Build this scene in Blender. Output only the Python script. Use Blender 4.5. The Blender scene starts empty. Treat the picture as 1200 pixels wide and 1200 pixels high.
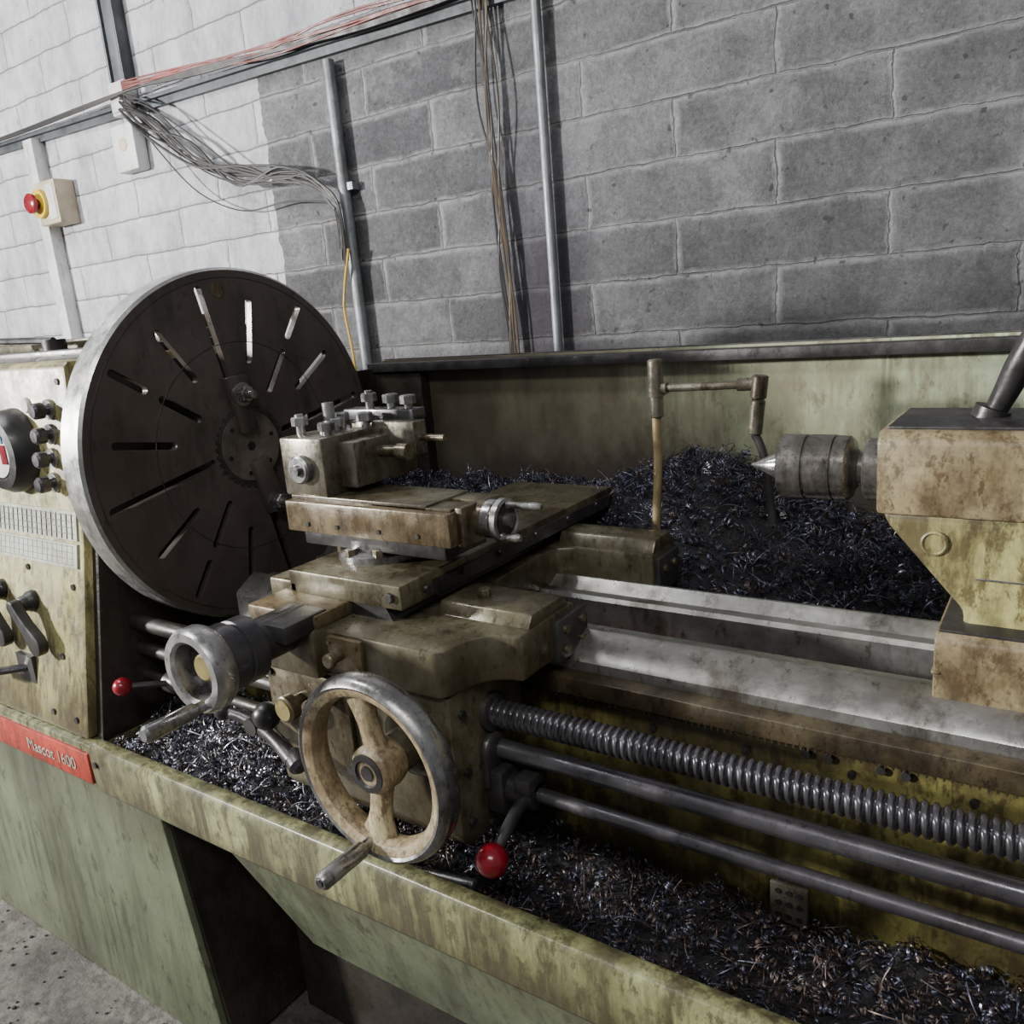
import bpy, bmesh, math, random
import numpy as np
from mathutils import Vector, Matrix, noise
H = 1.25
rng = random.Random(7)

# ---------------------------------------------------------------- materials
def s(r, g, b):
    f = lambda c: (c/255/12.92) if c/255 <= .04045 else ((c/255+.055)/1.055)**2.4
    return (f(r), f(g), f(b), 1)

def mat(name, c1, c2=None, grime=None, gamt=.4, metal=0.0, rough=.5, scale=7, bump=.15,
        bscale=90, streak=.35, soft=.16, mscale=(1, 1, 1), film=.35, stains_shade=(), drip=0):
    m = bpy.data.materials.new(name); m.use_nodes = True
    nt = m.node_tree; N = nt.nodes; L = nt.links
    p = N['Principled BSDF']
    tc = N.new('ShaderNodeTexCoord')
    def noi(sc, det, ms=(1, 1, 1), off=0, rg=.62):
        mp = N.new('ShaderNodeMapping'); mp.inputs['Scale'].default_value = ms
        mp.inputs['Location'].default_value = (off, off*.7, off*1.3)
        L.new(tc.outputs['Object'], mp.inputs[0])
        n = N.new('ShaderNodeTexNoise'); n.inputs['Scale'].default_value = sc
        n.inputs['Detail'].default_value = det; n.inputs['Roughness'].default_value = rg
        L.new(mp.outputs[0], n.inputs['Vector']); return n.outputs[0]
    def ramp(src, lo, hi, a=0, b=1):
        r = N.new('ShaderNodeMapRange')
        for i, q in enumerate((lo, hi, a, b)): r.inputs[i+1].default_value = q
        L.new(src, r.inputs[0]); return r.outputs[0]
    def mix(f, a, b):
        x = N.new('ShaderNodeMix'); x.data_type = 'RGBA'
        L.new(f, x.inputs[0])
        for v, i in ((a, 6), (b, 7)):
            if isinstance(v, tuple): x.inputs[i].default_value = v
            else: L.new(v, x.inputs[i])
        return x.outputs[2]
    def mth(op, a, b):
        n = N.new('ShaderNodeMath'); n.operation = op
        for i, v in enumerate((a, b)):
            if isinstance(v, (int, float)): n.inputs[i].default_value = v
            else: L.new(v, n.inputs[i])
        return n.outputs[0]
    col = mix(ramp(noi(scale, 8, mscale), .38, .62), c1, c2 or c1)
    if grime:
        col = mix(ramp(noi(scale*.6, 8, (1, 1, .7), 12.3, .7), .40, .66, 0, film), col, grime)
        lo = .68-.38*gamt
        g = ramp(noi(scale*1.5, 12, (1, 1, streak), 3.1, .74), lo, lo+soft, 0, .88)
        col = mix(g, col, grime)
        lo2 = .72-.33*gamt
        g2 = ramp(noi(scale*7, 8, (1, 1, max(streak, .5)), 8.1, .75), lo2, lo2+.08, 0, .75)
        col = mix(g2, col, grime)
    if drip:
        d = mth('MULTIPLY', ramp(noi(1, 5, (60, 60, 3.5), 2.2, .6), .50, .62), ramp(noi(3.5, 6, (1, 1, 1), 9.2), .42, .58, 0, drip))
        col = mix(d, col, grime)
    for ax, a, b_, cc, amt, ns, zs in stains_shade:
        sp = N.new('ShaderNodeSeparateXYZ'); L.new(tc.outputs['Object'], sp.inputs[0])
        w = mth('MULTIPLY', mth('SUBTRACT', noi(ns, 10, (1, 1, zs), 6.6, .7), .5), abs(b_-a)*2.6)
        f = ramp(mth('ADD', sp.outputs['XYZ'.index(ax)], w), a, b_, amt, 0)
        col = mix(f, col, cc)
    L.new(col, p.inputs['Base Color'])
    p.inputs['Metallic'].default_value = metal
    rr = ramp(noi(scale*2, 8, (1, 1, 1), 5, .7), .3, .7, max(.05, rough-.14), min(1, rough+.22))
    L.new(rr, p.inputs['Roughness'])
    if bump:
        b = N.new('ShaderNodeBump'); b.inputs['Strength'].default_value = bump
        b.inputs['Distance'].default_value = .004
        L.new(noi(bscale, 8), b.inputs['Height']); L.new(b.outputs[0], p.inputs['Normal'])
    return m

M = {}
M['cream'] = mat('machine_paint_cream', s(198, 192, 128), s(162, 158, 100), s(66, 56, 36), .62, rough=.38, scale=7, film=.6, drip=.7,
                 stains_shade=(('Z', -.69, -.48, s(60, 52, 34), .7, 9, .5),))
M['headst'] = mat('headstock_paint', s(200, 194, 134), s(168, 162, 104), s(68, 58, 38), .60, rough=.38, scale=7, film=.6, drip=.7,
                 stains_shade=(('Z', -.69, -.45, s(60, 52, 34), .75, 9, .5), ('Z', -.20, -.42, s(120, 112, 74), .0, 9, .5)))
M['green'] = mat('machine_paint_green', s(100, 108, 84), s(82, 90, 68), s(44, 44, 32), .50, rough=.40, scale=4, streak=.12, drip=.6,
                 stains_shade=(('Z', -.76, -.92, s(50, 46, 32), .6, 8, .15),))
M['tray'] = mat('tray_paint', s(150, 152, 108), s(118, 120, 82), s(58, 54, 38), .66, rough=.30, scale=9, streak=.15, film=.7, drip=.9,
                stains_shade=(('Z', -.790, -.74, s(60, 54, 36), .75, 14, .2),))
M['bedpaint'] = mat('bed_paint', s(150, 144, 82), s(114, 108, 60), s(46, 38, 24), .66, rough=.32, scale=7, streak=.5, film=.8, drip=.6,
                    stains_shade=(('Z', -.76, -.66, s(46, 38, 24), .75, 8, .5), ('Z', -.50, -.54, s(50, 40, 26), .8, 10, .5)))
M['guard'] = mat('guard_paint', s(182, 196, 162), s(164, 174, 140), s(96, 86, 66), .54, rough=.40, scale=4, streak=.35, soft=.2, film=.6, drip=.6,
                 stains_shade=(('X', -.80, -.35, s(112, 106, 86), .85, 4, .6), ('Z', -.37, -.15, s(52, 44, 38), .92, 5, .6), ('X', -1.10, -.85, s(48, 42, 34), .8, 5, .5)))  # leftmost X stain: dirt plus the faceplate's cast shadow painted into the colour
M['steel'] = mat('bright_steel', s(184, 184, 184), s(136, 136, 136), s(80, 74, 66), .50, metal=.88, rough=.27, scale=14, bump=.05)
M['way'] = mat('way_steel', s(178, 178, 176), s(138, 136, 130), s(78, 70, 58), .44, metal=.8, rough=.30, scale=9, bump=.04, mscale=(.2, 1, 1), film=.55)
M['oily'] = mat('oily_steel', s(126, 118, 98), s(96, 86, 66), s(46, 38, 26), .52, metal=.5, rough=.28, scale=16, bump=.08, film=.6)
M['saddle'] = mat('saddle_iron', s(112, 108, 88), s(86, 78, 58), s(40, 32, 20), .52, metal=.3, rough=.28, scale=10, bump=.10, film=.7)
M['rusty'] = mat('stained_brown', s(118, 104, 78), s(90, 76, 54), s(44, 34, 22), .52, metal=.25, rough=.32, scale=15, bump=.15)
M['rack'] = mat('rack_steel', s(78, 68, 50), s(52, 44, 30), s(26, 20, 14), .5, metal=.3, rough=.40, scale=16, bump=.2)
M['tail'] = mat('tailstock_stained', s(160, 148, 116), s(130, 116, 84), s(64, 50, 32), .58, metal=0, rough=.38, scale=12, bump=.18, streak=.6, film=.6, drip=.3)
M['dark'] = mat('dark_iron', s(72, 70, 70), s(48, 46, 46), s(26, 24, 22), .35, metal=.45, rough=.34, scale=14)
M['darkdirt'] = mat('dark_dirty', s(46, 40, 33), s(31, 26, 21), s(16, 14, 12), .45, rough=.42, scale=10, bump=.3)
M['plate'] = mat('faceplate_iron', s(86, 78, 74), s(72, 64, 60), s(48, 42, 38), .40, metal=.35, rough=.30, scale=6, bump=.02)
M['hub'] = mat('faceplate_hub_iron', s(122, 114, 106), s(96, 88, 82), s(58, 50, 46), .4, metal=.5, rough=.34, scale=20, bump=.05)
M['rim'] = mat('faceplate_rim', s(196, 196, 194), s(160, 160, 158), s(100, 98, 92), .30, metal=.85, rough=.32, scale=12, bump=.03)
M['shaft'] = mat('shaft_steel', s(100, 98, 102), s(76, 74, 78), s(44, 40, 40), .40, metal=.7, rough=.27, scale=12, bump=.03, mscale=(.4, 1, 1))
M['centre'] = mat('live_centre_steel', s(150, 146, 142), s(116, 112, 106), s(60, 54, 50), .45, metal=.85, rough=.25, scale=22, bump=.04)
M['black'] = mat('black_plastic', s(34, 33, 34), s(24, 24, 25), s(50, 46, 42), .25, rough=.35, bump=.05)
M['red'] = mat('red_plastic', s(140, 16, 34), s(112, 12, 26), s(60, 20, 20), .22, rough=.18, bump=.02, scale=30)
M['badge'] = mat('red_badge', s(180, 58, 38), s(150, 44, 30), s(70, 34, 24), .52, rough=.4, scale=12)
M['white'] = mat('white_plastic', s(204, 204, 204), s(180, 180, 180), s(112, 106, 98), .42, rough=.5)
M['beige'] = mat('beige_plastic', s(186, 174, 150), s(160, 148, 124), s(100, 90, 76), .35, rough=.5)
M['chart'] = mat('chart_plate', s(166, 168, 156), s(142, 144, 132), s(90, 86, 74), .55, rough=.45, scale=12)
M['ink'] = mat('ink', s(96, 96, 92), rough=.6, bump=0)
M['yellow'] = mat('yellow_part', s(206, 176, 46), s(190, 158, 40), s(90, 70, 30), .3, rough=.4)
M['wheelrust'] = mat('handwheel_worn_paint', s(180, 170, 134), s(146, 128, 100), s(84, 66, 46), .66, rough=.40, scale=22, bump=.2, soft=.2, film=.5)
M['brass'] = mat('brass_label', s(160, 146, 92), s(130, 116, 70), s(60, 50, 30), .4, metal=.4, rough=.4, scale=20)
M['riser'] = mat('coolant_pipe_paint', s(156, 140, 104), s(128, 112, 78), s(60, 50, 34), .45, metal=.3, rough=.4, scale=20)
M['galv'] = mat('galvanised', s(142, 146, 150), s(116, 120, 124), s(80, 80, 80), .45, metal=.4, rough=.45, scale=12)
M['trunk'] = mat('dark_channel', s(86, 90, 94), s(66, 70, 74), s(42, 42, 42), .4, metal=.3, rough=.5)
M['redox'] = mat('red_oxide', s(190, 66, 40), s(140, 44, 28), s(36, 26, 20), .45, rough=.35, scale=14)
M['swarf'] = mat('swarf_blue_black', s(78, 80, 98), s(42, 42, 54), s(104, 102, 110), .18, metal=.6, rough=.38, scale=30, bump=.1)
M['swarf2'] = mat('swarf_silver', s(170, 170, 174), s(120, 120, 126), None, metal=.85, rough=.35, scale=20, bump=0)
M['swarf3'] = mat('swarf_brown', s(88, 74, 68), s(54, 46, 44), None, metal=.5, rough=.42, scale=20, bump=0)
M['heap'] = mat('swarf_heap_dark', s(30, 29, 35), s(16, 15, 18), s(46, 42, 42), .3, metal=.2, rough=.7, scale=40, bump=1.0, bscale=150)
M['wblack'] = mat('cable_black', s(28, 26, 26), s(38, 34, 32), rough=.5, bump=0)
M['wred'] = mat('cable_red', s(120, 44, 38), s(92, 40, 34), rough=.5, bump=0)
M['wbrown'] = mat('cable_brown', s(74, 58, 38), s(48, 38, 28), rough=.5, bump=0)
M['wyel'] = mat('cable_yellow', s(190, 150, 50), s(150, 120, 40), rough=.5, bump=0)
M['paper'] = mat('paper', s(225, 225, 222), s(205, 205, 202), rough=.8, bump=.1)
M['blue'] = mat('blue_mark', s(50, 110, 150), rough=.4, bump=0)

# ---------------------------------------------------------------- builders
ROOTS = []
def empty(name):
    o = bpy.data.objects.new(name, None); bpy.context.collection.objects.link(o)
    o.empty_display_size = .1; ROOTS.append(o); return o

class B:
    def __init__(self): self.bm = bmesh.new()
    def box(self, x0, x1, y0, y1, z0, z1):
        return self.prism([(y0, z0), (y1, z0), (y1, z1), (y0, z1)], 'x', x0, x1)
    def prism(self, pts, ax, a0, a1):
        f = {'x': lambda p, a: (a, p[0], p[1]), 'y': lambda p, a: (p[0], a, p[1]), 'z': lambda p, a: (p[0], p[1], a)}[ax]
        v0 = [self.bm.verts.new(f(p, a0)) for p in pts]; v1 = [self.bm.verts.new(f(p, a1)) for p in pts]
        n = len(pts)
        self.bm.faces.new(v0); self.bm.faces.new(v1[::-1])
        for i in range(n): self.bm.faces.new((v0[i], v0[(i+1) % n], v1[(i+1) % n], v1[i]))
        return self
    def rev(self, o, ax, prof, seg=32, closed=False):
        o = Vector(o); ax = Vector(ax).normalized()
        u = ax.orthogonal().normalized(); w = ax.cross(u)
        rings = []
        for d, r in prof:
            if r <= 1e-6: rings.append([self.bm.verts.new(o+ax*d)])
            else: rings.append([self.bm.verts.new(o+ax*d+(u*math.cos(t)+w*math.sin(t))*r)
                                for t in [2*math.pi*i/seg for i in range(seg)]])
        pairs = list(zip(rings, rings[1:]))
        if closed: pairs.append((rings[-1], rings[0]))
        for a, b in pairs:
            for i in range(seg):
                j = (i+1) % seg
                if len(a) == 1 and len(b) == 1: continue
                if len(a) == 1: self.bm.faces.new((a[0], b[j], b[i]))
                elif len(b) == 1: self.bm.faces.new((a[i], a[j], b[0]))
                else: self.bm.faces.new((a[i], a[j], b[j], b[i]))
        if not closed:
            if len(rings[0]) > 1: self.bm.faces.new(rings[0][::-1])
            if len(rings[-1]) > 1: self.bm.faces.new(rings[-1])
        return self
    def cyl(self, p0, p1, r, r1=None, seg=24, ch=0):
        p0, p1 = Vector(p0), Vector(p1); L = (p1-p0).length; r1 = r if r1 is None else r1
        pr = [(0, r), (L, r1)] if not ch else [(0, r-ch), (ch, r), (L-ch, r1), (L, r1-ch)]
        return self.rev(p0, p1-p0, pr, seg)
    def ball(self, c, r, seg=20):
        pr = [(-r*math.cos(math.pi*i/12), r*math.sin(math.pi*i/12)) for i in range(13)]
        pr[0] = (-r, 0); pr[-1] = (r, 0)
        return self.rev(c, (0, 0, 1), pr, seg)
    def torus(self, c, ax, R, r, seg=48, n=12, sx=1):
        pr = [(r*sx*math.sin(2*math.pi*i/n), R+r*math.cos(2*math.pi*i/n)) for i in range(n)]
        return self.rev(c, ax, pr, seg, True)
    def hexb(self, p, ax, r, h):
        return self.rev(p, ax, [(0, r), (h*.85, r), (h, r*.86)], 6)
    def tube(self, pts, r, seg=8, sm=6):
        P = [Vector(p) for p in pts]
        if sm > 1 and len(P) > 2:
            Q = []
            for i in range(len(P)-1):
                a = P[max(i-1, 0)]; b = P[i]; c = P[i+1]; d = P[min(i+2, len(P)-1)]
                for k in range(sm):
                    t = k/sm
                    Q.append(.5*((2*b)+(c-a)*t+(2*a-5*b+4*c-d)*t*t+(3*b-a-3*c+d)*t**3))
            Q.append(P[-1]); P = Q
        up = Vector((.13, .31, .94)); rings = []
        for i, p in enumerate(P):
            t = (P[min(i+1, len(P)-1)]-P[max(i-1, 0)]).normalized()
            u = t.cross(up)
            if u.length < .05: u = t.cross(Vector((1, 0, 0)))
            u.normalize(); w = t.cross(u); up = w if abs(w.dot(up)) > .1 and w.dot(up) > 0 else up
            rr = r(i/(len(P)-1)) if callable(r) else r
            rings.append([self.bm.verts.new(p+(u*math.cos(a)+w*math.sin(a))*rr) for a in [2*math.pi*k/seg for k in range(seg)]])
        for a, b in zip(rings, rings[1:]):
            for i in range(seg):
                j = (i+1) % seg; self.bm.faces.new((a[i], a[j], b[j], b[i]))
        self.bm.faces.new(rings[0][::-1]); self.bm.faces.new(rings[-1]); return self
    def done(self, name, m, parent=None, bevel=0, angle=35, segs=2):
        bm = self.bm
        bmesh.ops.recalc_face_normals(bm, faces=bm.faces)
        if bevel:
            es = [e for e in bm.edges if len(e.link_faces) == 2 and e.calc_face_angle(0) > math.radians(30)]
            bmesh.ops.bevel(bm, geom=es, offset=bevel, segments=segs, affect='EDGES', clamp_overlap=True, profile=.5)
        for f in bm.faces: f.smooth = True
        for e in bm.edges:
            if len(e.link_faces) == 2 and e.calc_face_angle(0) > math.radians(angle): e.smooth = False
        me = bpy.data.meshes.new(name); bm.to_mesh(me); bm.free()
        me.materials.append(M[m] if isinstance(m, str) else m)
        o = bpy.data.objects.new(name, me); bpy.context.collection.objects.link(o)
        if parent: o.parent = parent
        else: ROOTS.append(o)
        return o

# ================================================================ ROOM
def wall_material():
    m = bpy.data.materials.new('block_wall'); m.use_nodes = True
    nt = m.node_tree; N = nt.nodes; L = nt.links; p = N['Principled BSDF']
    tc = N.new('ShaderNodeTexCoord'); sp = N.new('ShaderNodeSeparateXYZ'); L.new(tc.outputs['Object'], sp.inputs[0])
    def math_(op, a, b=None, c=None, clamp=False):
        n = N.new('ShaderNodeMath'); n.operation = op; n.use_clamp = clamp
        for i, v in enumerate((a, b, c)):
            if v is None: continue
            if isinstance(v, (int, float)): n.inputs[i].default_value = v
            else: L.new(v, n.inputs[i])
        return n.outputs[0]
    def noi(sc, det=8, ms=(1, 1, 1), rough=.6):
        mp = N.new('ShaderNodeMapping'); mp.inputs['Scale'].default_value = ms; L.new(tc.outputs['Object'], mp.inputs[0])
        n = N.new('ShaderNodeTexNoise'); n.inputs['Scale'].default_value = sc; n.inputs['Detail'].default_value = det
        n.inputs['Roughness'].default_value = rough; L.new(mp.outputs[0], n.inputs['Vector']); return n.outputs[0]
    def mr(v, a, b, c=0, d=1):
        n = N.new('ShaderNodeMapRange'); L.new(v, n.inputs[0])
        for i, q in enumerate((a, b, c, d)): n.inputs[i+1].default_value = q
        return n.outputs[0]
    def mix(f, a, b, mode='MIX'):
        x = N.new('ShaderNodeMix'); x.data_type = 'RGBA'; x.blend_type = mode
        if isinstance(f, (int, float)): x.inputs[0].default_value = f
        else: L.new(f, x.inputs[0])
        for v, i in ((a, 6), (b, 7)):
            if isinstance(v, tuple): x.inputs[i].default_value = v
            else: L.new(v, x.inputs[i])
        return x.outputs[2]
    def wobv(sc, amp): return math_('MULTIPLY', math_('SUBTRACT', noi(sc, 5, rough=.7), .5), amp)
    cb = N.new('ShaderNodeCombineXYZ')
    L.new(math_('ADD', math_('ADD', sp.outputs[0], .33+4.5), wobv(11, .030)), cb.inputs[0])
    L.new(math_('ADD', math_('ADD', sp.outputs[2], .085+2.5), wobv(8, .022)), cb.inputs[1])
    def brick(mort, smooth, c1=(1, 1, 1, 1), c2=(0, 0, 0, 1), cm=(.5, .5, .5, 1)):
        br = N.new('ShaderNodeTexBrick'); L.new(cb.outputs[0], br.inputs['Vector'])
        br.inputs['Scale'].default_value = 1; br.inputs['Brick Width'].default_value = .45
        br.inputs['Row Height'].default_value = .125; br.inputs['Mortar Size'].default_value = mort
        br.inputs['Mortar Smooth'].default_value = smooth
        br.inputs['Color1'].default_value = c1; br.inputs['Color2'].default_value = c2; br.inputs['Mortar'].default_value = cm
        return br
    b1 = brick(.0055, .3, s(132, 132, 135), s(90, 91, 94), s(138, 138, 138))
    b2 = brick(.018, 1.0)
    b3 = brick(.0028, .6)
    speck = mr(noi(110, 8, rough=.92), .32, .68, .35, 1.6)
    cloud = mr(noi(5.5, 12, rough=.78), .34, .66, .52, 1.35)
    q = math_('MULTIPLY', speck, cloud)
    v = N.new('ShaderNodeCombineColor')
    for i in range(3): L.new(q, v.inputs[i])
    col = mix(1, b1.outputs['Color'], v.outputs[0], 'MULTIPLY')
    smr = math_('MULTIPLY', mr(b2.outputs['Fac'], .1, .8), mr(noi(18, 8, rough=.78), .38, .58))
    col = mix(math_('MULTIPLY', smr, .8), col, s(166, 166, 166))
    gr = math_('MULTIPLY', b3.outputs['Fac'], mr(noi(9, 6), .42, .56))
    col = mix(math_('MULTIPLY', gr, .6), col, s(60, 60, 62))
    col = mix(math_('MULTIPLY', mr(noi(2.6, 12, rough=.8), .53, .62), .38), col, s(172, 172, 174))
    col = mix(math_('MULTIPLY', mr(noi(45, 3, rough=.5), .325, .29), .7), col, s(48, 48, 50))
    # cable and pipe shadow painted behind the cable run; wall darker towards the bottom
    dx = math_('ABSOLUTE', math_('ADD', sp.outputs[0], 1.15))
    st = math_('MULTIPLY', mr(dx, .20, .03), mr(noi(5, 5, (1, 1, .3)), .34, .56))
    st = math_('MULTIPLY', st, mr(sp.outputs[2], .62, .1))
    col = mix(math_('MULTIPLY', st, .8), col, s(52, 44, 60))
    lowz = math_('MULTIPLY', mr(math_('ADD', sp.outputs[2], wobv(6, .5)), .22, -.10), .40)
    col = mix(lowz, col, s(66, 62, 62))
    edge = wobv(12, .05)
    left = math_('LESS_THAN', math_('ADD', sp.outputs[0], edge), -2.1)
    lineZ = math_('MULTIPLY_ADD', sp.outputs[0], -.0237, .70)
    up = math_('GREATER_THAN', math_('SUBTRACT', sp.outputs[2], lineZ), 0.0)
    up = math_('MULTIPLY', up, math_('LESS_THAN', sp.outputs[0], -1.2))
    pm = math_('MAXIMUM', left, up)
    peel = mr(noi(30, 8, rough=.75), .31, .38)
    pm = math_('MULTIPLY', pm, math_('MAXIMUM', peel, .3))
    wcol = mix(mr(noi(6, 10, (1, 1, .5), .8), .40, .64), s(228, 228, 232), s(166, 166, 174))
    wcol = mix(math_('MULTIPLY', b3.outputs['Fac'], .8), wcol, s(124, 124, 130))
    col = mix(pm, col, wcol)
    L.new(col, p.inputs['Base Color']); p.inputs['Roughness'].default_value = .8
    h = math_('ADD', math_('MULTIPLY', b3.outputs['Fac'], -.9), math_('MULTIPLY', noi(60, 8, rough=.85), 1.1))
    h = math_('ADD', h, math_('MULTIPLY', noi(14, 6), .9))
    h = math_('ADD', h, math_('MULTIPLY', b2.outputs['Fac'], -.6))
    bp = N.new('ShaderNodeBump'); bp.inputs['Strength'].default_value = 1.0; bp.inputs['Distance'].default_value = .014
    L.new(h, bp.inputs['Height']); L.new(bp.outputs[0], p.inputs['Normal'])
    return m
B().box(-6.5, 3.0, 1.85, 2.0, -1.25, 2.4).done('wall_back', wall_material())
M['floor'] = mat('concrete_floor', s(108, 104, 98), s(80, 76, 72), s(46, 42, 38), .62, rough=.65, scale=6, bump=.8, bscale=60, streak=1, film=.7)
B().box(-6.5, 3.0, -3.0, 2.0, -1.35, -1.25).done('floor', 'floor')
WY = 1.85
b = B()
def chan(x0, z0, x1, z1, w, d=.03):
    b.prism([(x0, z0-w/2), (x1, z1-w/2), (x1, z1+w/2), (x0, z0+w/2)], 'y', WY-d, WY-.001)
chan(-4.6, .812, -.9, .724, .012, .035); chan(-4.6, .795, -.9, .707, .022, .018)
b.done('trim_channel', 'trunk')
b = B(); b.box(-2.765, -2.70, WY-.035, WY-.001, .842, 2.3)
b.box(-2.775, -2.765, WY-.045, WY-.001, .842, 2.3); b.box(-2.70, -2.69, WY-.045, WY-.001, .842, 2.3)
b.done('cable_trunking', 'trunk', bevel=.002)
b = B(); b.box(-3.40, -3.335, WY-.05, WY-.001, -1.24, .765); b.done('cable_trunking', 'white', bevel=.003)
b = B(); b.cyl((-1.775, WY-.025, .70), (-1.755, WY-.025, -1.2), .0165)
b.box(-1.795, -1.735, WY-.03, WY-.001, .36, .38)
b.done('electrical_conduit', 'galv')
b = B(); b.cyl((-1.10, WY-.022, 2.3), (-1.10, WY-.022, -1.2), .0115); b.done('electrical_conduit', 'galv')
e = empty('junction_box')
B().box(-2.785, -2.69, WY-.05, WY-.001, .735, .84).done('box_body', 'white', e, bevel=.008)
B().box(-2.775, -2.70, WY-.055, WY-.05, .745, .83).done('box_lid', 'white', e, bevel=.002)
e = empty('power_socket')
B().box(-2.82, -2.69, WY-.05, WY-.001, .56, .71).done('socket_body', 'white', e, bevel=.008)
b = B(); b.cyl((-2.755, WY-.052, .645), (-2.755, WY-.048, .645), .022)
b.done('socket_outlet', 'beige', e)
e = empty('emergency_stop_switch')
B().box(-3.33, -3.185, WY-.08, WY-.001, .445, .60).done('switch_body', 'beige', e, bevel=.006)
B().box(-3.25, -3.195, WY-.083, WY-.07, .46, .585).done('switch_cover', 'white', e, bevel=.003)
B().cyl((-3.295, WY-.08, .522), (-3.295, WY-.095, .522), .052).done('switch_ring', 'yellow', e)
B().rev((-3.295, WY-.09, .522), (0, -1, 0), [(0, .018), (.02, .018), (.024, .036), (.036, .036), (.042, .028), (.043, 0)]).done('switch_button', 'red', e)
e = empty('wall_cables')
j = lambda a: rng.uniform(-a, a)
b = B()
for k in range(10):
    b.tube([(-2.71+j(.02), WY-.063, .77+j(.03)), (-2.55+j(.03), WY-.07+j(.012), .68+j(.05)), (-2.35+j(.03), WY-.07, .555+j(.045)), (-2.16+j(.03), WY-.07, .47+j(.04)),
            (-1.98, WY-.07, .43+j(.025)), (-1.86, WY-.07, .40+j(.02)), (-1.78+j(.01), WY-.06, .325+j(.01)), (-1.775+j(.01), WY-.055, .20+j(.05))], rng.uniform(.0026, .0048), 6)
b.tube([(-2.70, WY-.06, .76), (-2.55, WY-.05, .58), (-2.4, WY-.04, .44), (-2.2, WY-.04, .36), (-2.0, WY-.04, .36), (-1.79, WY-.055, .33)], .0025, 6)
b.tube([(-2.66, WY-.06, .74), (-2.5, WY-.05, .60), (-2.3, WY-.05, .49), (-2.1, WY-.06, .45), (-1.9, WY-.06, .42), (-1.78, WY-.06, .31)], .007, 6)
b.done('black_cables', 'wblack', e)
b = B()
for k in range(5):
    b.tube([(-2.68, WY-.065, .80+k*.006), (-2.3, WY-.06, .785+j(.012)), (-2.0, WY-.06, .765+j(.02)), (-1.7, WY-.06, .765+j(.02)), (-1.45, WY-.06, .755+j(.016)), (-1.25, WY-.06, .74+j(.012)), (-.95, WY-.06, .745+j(.01))], .0028, 6)
b.done('red_cables', 'wred', e)
b = B()
for k in range(6):
    b.tube([(-4.4, WY-.045, .83+j(.006)), (-3.6, WY-.045, .80+j(.006)), (-2.9, WY-.065, .79+j(.006)), (-2.6, WY-.065, .79), (-2.2, WY-.06, .77+j(.012)), (-1.6, WY-.055, .745+j(.014)), (-1.0, WY-.055, .735+j(.01))], .0038, 6)
b.done('grey_cables', 'wblack', e)
b = B(); c = B()
for k in range(10):
    x0 = -1.25+j(.018)
    (b if k % 2 else c).tube([(x0+.01, WY-.03, 1.1), (x0+j(.012), WY-.03, .75), (x0+j(.025), WY-.035, .5), (x0+j(.025), WY-.03, .3), (x0+.01+j(.02), WY-.03, .1), (x0+.02+j(.015), WY-.03, -.12), (x0+.02+j(.01), WY-.03, -.5)], .0024, 6)
b.done('brown_cables', 'wbrown', e); c.done('dark_cables', 'wblack', e)
B().tube([(-1.755, WY-.055, .2), (-1.80, WY-.055, .05), (-1.79, WY-.055, -.1), (-1.78, WY-.055, -.4)], .0038, 6).done('yellow_cable', 'wyel', e)

# ================================================================ LATHE
LA = empty('metal_lathe')
AY, AZ = 1.0, -.2145
hp = [(.745, -.035), (.755, -.026), (1.25, -.026), (1.25, -.69), (.65, -.69), (.675, -.55), (.715, -.343), (.725, -.28)]
B().prism([p for p in hp], 'x', -2.35, -1.425).done('headstock_casting', 'headst', LA, bevel=.006)
B().prism([(.76, -.04), (1.24, -.04), (1.24, -.70), (.665, -.70), (.73, -.343)], 'x', -1.426, -1.405).done('headstock_end_face', 'darkdirt', LA, bevel=.003)
b = B(); b.box(-2.34, -1.44, .80, 1.22, -.028, -.008); b.done('headstock_cover', 'dark', LA, bevel=.004)
b = B(); b.box(-2.3, -1.5, 1.02, 1.2, -.01, .012); b.box(-2.0, -1.62, .9, .98, -.01, .006)
b.box(-1.72, -1.55, 1.06, 1.16, .01, .04)
b.done('headstock_top_tray', 'saddle', LA, bevel=.003)
b = B(); b.cyl((-1.66, .86, -.01), (-1.66, .86, .012), .022); b.tube([(-1.66, .86, .01), (-1.75, .85, .014), (-1.86, .84, .018)], .007); b.ball((-1.87, .84, .018), .013)
b.cyl((-1.56, 1.0, -.01), (-1.56, 1.0, .03), .012)
b.done('headstock_top_lever', 'dark', LA)
def fy(z):
    P = [(-.035, .745), (-.28, .725), (-.343, .715), (-.55, .675), (-.69, .65)]
    for (za, ya), (zb, yb) in zip(P, P[1:]):
        if z >= zb: return ya+(yb-ya)*(za-z)/(za-zb)
    return .65
b = B(); c = B()
for i, (x, z) in enumerate([(-1.485, -.107), (-1.49, -.15), (-1.495, -.192), (-1.50, -.236)]):
    y = fy(z)
    c.cyl((x, y+.003, z), (x, y-.006, z), .018)
    b.rev((x, y-.005, z), (0, -1, 0), [(0, .009), (.008, .009), (.01, .0145), (.024, .0145), (.028, .011), (.0285, 0)], 20)
b.done('headstock_knobs', 'shaft', LA); c.done('knob_bezels', 'steel', LA)
b = B(); b.cyl((-1.565, fy(-.1)+.002, -.1), (-1.565, fy(-.1)-.006, -.1), .014, ch=.002); b.done('indicator_lamp', 'white', LA)
y = fy(-.182)
B().rev((-1.618, y+.005, -.182), (0, -1, 0), [(0, .078), (.03, .075), (.045, .066), (.047, .05), (.042, .045), (.042, 0)], 40).done('speed_dial', 'black', LA)
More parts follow.
